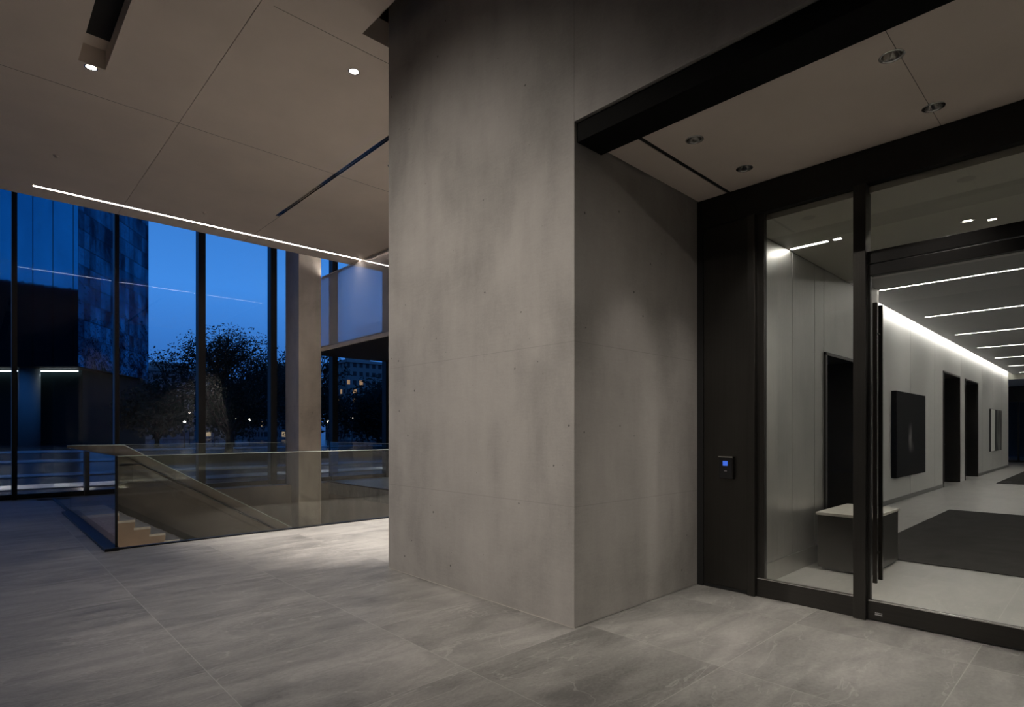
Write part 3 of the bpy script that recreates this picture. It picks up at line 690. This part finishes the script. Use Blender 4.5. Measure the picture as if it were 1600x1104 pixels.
# ------------------------------------------------------------------ outside
struct('ground', MB().box(-60, 160, FY+0.10, 240, -0.35, -0.05), simple('wet_dark_paving', (0.016, 0.020, 0.026), 0.22, 0, 0.6, nscale=0.4, namp=0.5))
streak_mat = simple('pale_streak_colour', (0.42, 0.43, 0.44), 0.25, nscale=1.0, namp=0.35)  # pale colour stands for streaks of light reflected on the ground
def band(name, pts, w_, z0, z1, label, cat, group, mat):
    b = MB(); P = [Vector((p[0], p[1], 0)) for p in pts]
    L, R_ = [], []
    for i, p in enumerate(P):
        d = (P[min(i+1, len(P)-1)] - P[max(0, i-1)]).normalized(); n = Vector((-d.y, d.x, 0))
        L.append(p + n*w_/2); R_.append(p - n*w_/2)
    for i in range(len(P)-1):
        b.prism([L[i], R_[i], R_[i+1], L[i+1]], z0, z1)
    o = b.build(name, mat); return tag(o, label, cat, group)
def arc(xa, xb, ya, yb, bow, n=14):
    out = []
    for i in range(n+1):
        t_ = i/n; out.append((xa+(xb-xa)*t_, ya+(yb-ya)*t_ + bow*math.sin(math.pi*t_)))
    return out
band('light_streak_band', arc(-8, 26, 19.2, 20.5, 0.6), 1.5, -0.05, -0.02, 'pale light-streak band nearest the facade', 'paving', 'curved light-streak bands outside', streak_mat)
band('light_streak_band', arc(-10, 34, 25.5, 27.0, -1.0), 1.6, -0.05, -0.02, 'second pale light-streak band outside the facade', 'paving', 'curved light-streak bands outside', streak_mat)
band('light_streak_band', arc(-14, 46, 35.0, 38.0, 2.0), 3.0, -0.05, -0.02, 'wide pale light-streak band in front of the tree', 'paving', 'curved light-streak bands outside', streak_mat)
band('light_streak_band', arc(-20, 60, 52.0, 54.0, 3.0), 5.0, -0.05, -0.02, 'farthest pale light-streak band, the road behind the tree', 'paving', 'curved light-streak bands outside', streak_mat)
band('hedge', arc(4, 30, 31.0, 32.0, 0.5, 20), 0.8, -0.05, 0.35, 'low dark clipped hedge in front of the tree', 'hedge', None, simple('dark_hedge', (0.012, 0.03, 0.014), 0.9, nscale=8, namp=0.6))

# tower with a recessed, lit ground storey
tw = empty('glass_tower', (8.14, 74.8, -0.05), 'dark blue glass office tower on the left with a lit ground floor', 'building')
def tower_mat(name, sx_, sz_, tilt, dark, blue):
    m, nt, out = newmat(name); tc = N(nt, 'ShaderNodeTexCoord').outputs['UV']
    s_ = N(nt, 'ShaderNodeSeparateXYZ'); nt.links.new(tc, s_.inputs[0])
    u = math_(nt, 'DIVIDE', s_.outputs['X'], sx_); v = math_(nt, 'DIVIDE', s_.outputs['Y'], sz_)
    cb = N(nt, 'ShaderNodeCombineXYZ'); nt.links.new(math_(nt, 'FLOOR', u), cb.inputs[0]); nt.links.new(math_(nt, 'FLOOR', v), cb.inputs[1])
    wn2 = N(nt, 'ShaderNodeTexWhiteNoise', noise_dimensions='2D'); nt.links.new(cb.outputs[0], wn2.inputs['Vector'])
    n1 = noise(nt, mapping(nt, tc, (0.35, 0.16, 1)), 1.0, 5, 0.6, 0.5)
    n2 = noise(nt, mapping(nt, tc, (1.4, 0.9, 1)), 1.0, 3)
    h = math_(nt, 'ADD', n1, math_(nt, 'MULTIPLY', n2, 0.3))
    nb = bump(nt, h, tilt, 1.0)
    k = math_(nt, 'ADD', math_(nt, 'MULTIPLY', wn2.outputs['Value'], 0.35), math_(nt, 'MULTIPLY', math_(nt, 'SUBTRACT', n1, 0.18), 1.1))
    line = math_(nt, 'MAXIMUM', math_(nt, 'LESS_THAN', math_(nt, 'FRACT', u), 0.06), math_(nt, 'LESS_THAN', math_(nt, 'FRACT', v), 0.05))
    c = mixc(nt, math_(nt, 'MULTIPLY', line, 0.7), ramp(nt, k, [(0.30, dark), (0.75, blue)]), (0.004, 0.008, 0.012))
    gl = N(nt, 'ShaderNodeBsdfGlossy'); gl.inputs['Roughness'].default_value = 0.04; nt.links.new(c, gl.inputs[0]); nt.links.new(nb, gl.inputs['Normal'])
    nt.links.new(gl.outputs[0], out.inputs[0]); return m
def wall_uv(name, a, b, z0, z1, mat, parent):
    me = bpy.data.meshes.new(name); L_ = math.hypot(b[0]-a[0], b[1]-a[1])
    me.from_pydata([(a[0],a[1],z0),(b[0],b[1],z0),(b[0],b[1],z1),(a[0],a[1],z1)], [], [(0,1,2,3)]); uv = me.uv_layers.new()
    for i, c in enumerate(((0,z0),(L_,z0),(L_,z1),(0,z1))): uv.data[i].uv = c
    me.materials.append(mat); o = bpy.data.objects.new(name, me); COL.objects.link(o); o.parent = parent; o.matrix_parent_inverse = parent.matrix_world.inverted(); return o
TL, TC, TR = (-22.9, 106.82), (8.14, 74.8), (17.1, 88.35)
TB = (-13.9, 120.4)
wall_uv('left_facade', TL, TC, 8.3, 110, tower_mat('tower_glass_left', 2.2, 55, 0.006, (0.03, 0.19, 0.30), (0.04, 0.25, 0.38)), tw)
wall_uv('right_facade', TC, TR, 8.3, 110, tower_mat('tower_glass_right', 1.1, 1.9, 0.6, (0.006, 0.02, 0.035), (0.035, 0.15, 0.24)), tw)  # darker tint with blue patches paints in what this face reflects
MB().prism([(TL[0]+0.3,TL[1]+0.6), (TC[0]-0.05,TC[1]+0.8), (TR[0]-0.6,TR[1]+0.3), TB], 8.35, 109.9).build('tower_core', M['black'], tw)
MB().prism([(-8.05, 95.57), (9.03, 79.3), (16.9, 89.2), (-2, 108)], -0.05, 8.3).build('ground_floor_wall', simple('tower_lobby_wall', (0.012, 0.022, 0.024), 0.8, 0, 0.05), tw)
MB().tube([(4.6, 81.1, -0.05), (4.6, 81.1, 8.3)], 0.95, 24).build('tower_column', simple('tower_column_stone', (0.30, 0.33, 0.34), 0.6), tw)
MB().tube([(-6, 93.0, 8.15), (8.6, 79.2, 8.15)], 0.045, 6).build('soffit_light', emis('tower_soffit_led', (0.85, 0.97, 1.0), 9), tw)

# upper storeys of the building the camera stands in
ub = MB().prism([(-60, -40), (40, -40), (40, 16.4), (-60, 16.4)], 8.52, 30).build('upper_storeys', simple('dark_facade_cladding', (0.02, 0.022, 0.026), 0.6)); tag(ub, None, None, None, 'structure')

# office block across the street on the far left; the tower mirrors its roof line
ob = empty('office_block', (-75, 75, -0.05), 'dark office block far to the left, mirrored in the glass tower', 'building')
MB().box(-100, -66, 30, 150, -0.05, 30.5).build('building_wall', M['black'], ob)
MB().box(-100, -65.8, 29.8, 150.2, 30.5, 31.0).build('roof', M['black'], ob)
# trees
leaf_m = simple('dark_leaf', (0.014, 0.026, 0.018), 0.8, 0, 0.1); bark_m = simple('dark_bark', (0.020, 0.018, 0.016), 0.9)
def tree(x, y, h, cr, seed, label, nleaf, lsize, group='trees outside the facade', z0=-0.05, trunk=0.28, low=0.22):
    rnd = random.Random(seed); t_ = empty('tree', (x, y, z0), label, 'tree', group)
    b = MB(); tips = []
    def grow(p, d, ln, rad, lev):
        pts = [p]; q = p.copy(); dd = d.copy()
        for i in range(3):
            dd = (dd + Vector((rnd.uniform(-.22,.22), rnd.uniform(-.22,.22), rnd.uniform(-.05,.16)))).normalized(); q = q + dd*ln/3; pts.append(q.copy())
        b.tube(pts, [rad, rad*.85, rad*.7, rad*.55], 5 if lev > 1 else 8, False)
        if lev >= 4 or rad < 0.008: tips.append(q); return
        tips.append(pts[2])
        for k in range(rnd.choice((3, 4)) if lev < 3 else 3):
            a = rnd.uniform(0, 2*math.pi); tilt = rnd.uniform(0.35, 0.95)
            o_ = dd.orthogonal().normalized(); o_.rotate(Matrix.Rotation(a, 3, dd)) if False else None
            o_ = Matrix.Rotation(a, 3, dd) @ o_
            nd = (dd*math.cos(tilt) + o_*math.sin(tilt)).normalized()
            grow(q.copy() if k else pts[2].copy(), nd, ln*rnd.uniform(.62,.82), rad*.58, lev+1)
    base = Vector((x, y, z0)); top = base + Vector((0, 0, h*low))
    b.tube([base, base+Vector((.05,0,h*low*.5)), top], [trunk, trunk*.8, trunk*.7], 10, False)
    for k in range(6):
        a = 2*math.pi*k/6 + rnd.uniform(-.3,.3); tl = rnd.uniform(0.3, 1.05)
        grow(top + Vector((0,0,rnd.uniform(-.3,.4))), Vector((math.cos(a)*math.sin(tl), math.sin(a)*math.sin(tl), math.cos(tl))), h*0.27, trunk*.5, 1)
    grow(top, Vector((0,0,1)), h*0.30, trunk*.55, 1)
    b.build('trunk_and_branches', bark_m, t_)
    lf_ = MB(); cz = z0 + h*0.50
    for i in range(nleaf):
        if rnd.random() < 0.5:
            c = rnd.choice(tips) + Vector((rnd.gauss(0, .28), rnd.gauss(0, .28), rnd.gauss(0, .24)))*(cr/4)
        else:
            while True:
                u_ = Vector((rnd.uniform(-1,1), rnd.uniform(-1,1), rnd.uniform(-1,1)))
                if u_.length < 1: break
            c = Vector((x + u_.x*cr*.9, y + u_.y*cr*.9, cz + 0.1 + u_.z*h*0.43))
            w_ = 1 - 0.25*max(0, u_.z)
            if (u_.length > 0.72 and rnd.random() < 0.45) or rnd.random() < 0.25*max(0, u_.z+0.3): continue
        a = Vector((rnd.uniform(-1,1), rnd.uniform(-1,1), rnd.uniform(-1,1))).normalized(); o_ = a.orthogonal().normalized()
        s_ = lsize*rnd.uniform(.6, 1.4)
        lf_.poly([c - a*s_, c + o_*s_*.5, c + a*s_, c - o_*s_*.5])
    lf_.build('leaves', leaf_m, t_); return t_
tree(11.75, 38.4, 8.8, 4.5, 6, 'big rounded tree silhouetted against the dusk sky outside the facade', 21000, 0.085, low=0.17)
tree(19.0, 45.5, 8.6, 3.6, 8, 'dark tree partly hidden behind the concrete column', 9000, 0.13)
tree(25.0, 42.0, 6.0, 3.2, 14, 'leafy tree seen under the low soffit, left one of the pair beside the pier', 9000, 0.12, low=.12)
tree(31.5, 45.5, 6.8, 3.4, 17, 'leafy tree seen under the low soffit, right one of the pair beside the pier', 9000, 0.12, low=.12)
far = [(14.4, 70.5, 7.4, 'low dark tree right beside the glass tower'), (22.5, 72.0, 8.0, 'dark tree in the far row, left of the big rounded tree'), (29.0, 66.5, 9.5, 'dark tree in the far row, behind the big rounded tree'),
       (35.5, 61.0, 9.0, 'dark tree in the far row, hidden mostly by the column'), (41.0, 55.5, 8.4, 'dark tree in the far row, under the low soffit'), (46.5, 50.0, 8.4, 'dark tree in the far row, beside the pier')]
for k, (x, y, h, lb) in enumerate(far): tree(x, y, h, 4.4, 30+k, lb, 5500, 0.24, low=.10)

# distant buildings
def win_mat(name, wall, lit, w_, h_, frac):
    m, nt, out = newmat(name); co = objco(nt)
    s = N(nt, 'ShaderNodeSeparateXYZ'); nt.links.new(co, s.inputs[0])
    u = math_(nt, 'DIVIDE', math_(nt, 'ADD', s.outputs['X'], math_(nt, 'MULTIPLY', s.outputs['Y'], -1.0)), w_); v = math_(nt, 'DIVIDE', s.outputs['Z'], h_)
    a = math_(nt, 'MULTIPLY', math_(nt, 'LESS_THAN', math_(nt, 'ABSOLUTE', math_(nt, 'SUBTRACT', math_(nt, 'FRACT', u), .5)), .28), math_(nt, 'LESS_THAN', math_(nt, 'ABSOLUTE', math_(nt, 'SUBTRACT', math_(nt, 'FRACT', v), .5)), .25))
    cb = N(nt, 'ShaderNodeCombineXYZ'); nt.links.new(math_(nt, 'FLOOR', u), cb.inputs[0]); nt.links.new(math_(nt, 'FLOOR', v), cb.inputs[1])
    wn2 = N(nt, 'ShaderNodeTexWhiteNoise', noise_dimensions='2D'); nt.links.new(cb.outputs[0], wn2.inputs['Vector'])
    on = math_(nt, 'MULTIPLY', a, math_(nt, 'LESS_THAN', wn2.outputs['Value'], frac))
    b = bsdf(nt, out, mixc(nt, a, wall, (0.01, 0.015, 0.02)), 0.6)
    b.inputs['Emission Color'].default_value = (*lit, 1); nt.links.new(math_(nt, 'MULTIPLY', on, 0.35), b.inputs['Emission Strength']); return m
def block(x, y, wx, wy, h, label, mat, roof=True):
    t_ = empty('apartment_building', (x, y, -0.05), label, 'building', 'distant buildings'); t_.rotation_euler = (0, 0, 0)
    MB().box(x-wx/2, x+wx/2, y-wy/2, y+wy/2, -0.05, h).build('building_wall', mat, t_)
    MB().box(x-wx/2-0.3, x+wx/2+0.3, y-wy/2-0.3, y+wy/2+0.3, h, h+0.5).box(x-wx/5, x+wx/6, y-wy/5, y+wy/5, h+0.5, h+2.2).build('roof', simple('pale_roof', (0.30, 0.27, 0.26), 0.7), t_)
wm1 = win_mat('apartment_wall_a', (0.22, 0.20, 0.19), (1.0, 0.6, 0.3), 1.3, 1.6, 0.13)
wm2 = win_mat('apartment_wall_b', (0.14, 0.17, 0.20), (1.0, 0.75, 0.45), 1.6, 1.9, 0.05)
block(30.2, 136.5, 18, 10, 13.5, 'pale low building with a flat roof between the tower and the big tree', wm2)
block(54.0, 100.2, 9, 9, 14.0, 'apartment block with warm lit windows seen under the low soffit', wm1)
block(65.0, 92.0, 9, 8, 12.0, 'apartment block beside the pier edge, partly hidden by trees', wm1)
block(43.0, 112.0, 8, 9, 12.0, 'apartment block mostly hidden behind the concrete column', wm2)
block(48.0, 150.0, 26, 12, 12.0, 'long dim building on the horizon behind the big tree', wm2)

# street lamps
pole_m = simple('dark_pole', (0.02, 0.02, 0.02), 0.5); lamp_m = emis('street_lamp_glow', (1.0, 0.9, 0.72), 5)
lamps = [((21.19,62.49),2.6,'street lamp right of the big tree trunk'),((18.3,58.0),2.6,'street lamp left of the big tree trunk'),((21.6,75.85),3.2,'street lamp beside the second facade mullion'),((25.19,66.97),2.8,'street lamp between tree trunk and column'),
         ((17.4,70.0),3.4,'street lamp near the tower side of the tree'),((30.5,58.0),2.9,'street lamp beside the pier, behind the far glass'),((26.5,55.5),2.4,'street lamp under the low soffit'),((15.0,62.0),2.3,'low street lamp at the foot of the trees near the tower')]
for (x, y), h, lb in lamps:
    s_ = empty('street_lamp', (x, y, -0.05), lb, 'street lamp', 'street lamps in the park')
    MB().tube([(x, y, -0.05), (x, y, h)], [0.05, 0.03], 8).build('pole', pole_m, s_)
    MB().lathe((x, y, h), [(0.03, 0), (0.11, 0.03), (0.13, 0.10), (0.08, 0.17), (0.0, 0.20)], 12).build('lantern', lamp_m, s_)
    l = bpy.data.lights.new('lamp_beam', 'POINT'); l.energy = 2.5; l.color = (1, 0.86, 0.66); l.shadow_soft_size = 0.15
    lo = bpy.data.objects.new('lamp_beam', l); COL.objects.link(lo); lo.parent = s_; lo.location = (0, 0, h+0.35)
# added bollards, put in to brighten the ground close to the facade
for i, (x, y, lb) in enumerate(((0.2, 20.2, 'added bollard light left of the stair corner outside'), (3.3, 20.6, 'added bollard light seen through the stair corner glass'), (8.9, 20.9, 'added bollard light seen between the last mullion and the column'), (12.6, 20.6, 'added bollard light seen between column and pier'), (-3.5, 20.0, 'leftmost added bollard light outside the facade'))):
    s_ = empty('added_bollard', (x, y, -0.05), lb, 'bollard', 'added bollard lights on the paving')
    MB().tube([(x, y, -0.05), (x, y, 0.42)], 0.05, 12).build('post', pole_m, s_)
    MB().tube([(x, y, 0.42), (x, y, 0.47)], 0.052, 12).build('lens', emis('bollard_lens', (1, .9, .75), 3) if 'bollard_lens' not in bpy.data.materials else bpy.data.materials['bollard_lens'], s_)
    MB().tube([(x, y, 0.47), (x, y, 0.52)], 0.056, 12).build('cap', pole_m, s_)
    l = bpy.data.lights.new('lamp_beam', 'SPOT'); l.energy = 60; l.spot_size = math.radians(160); l.color = (1, 0.9, 0.78); l.shadow_soft_size = 0.06
    lo = bpy.data.objects.new('lamp_beam', l); COL.objects.link(lo); lo.parent = s_; lo.location = (0, 0, 0.66)
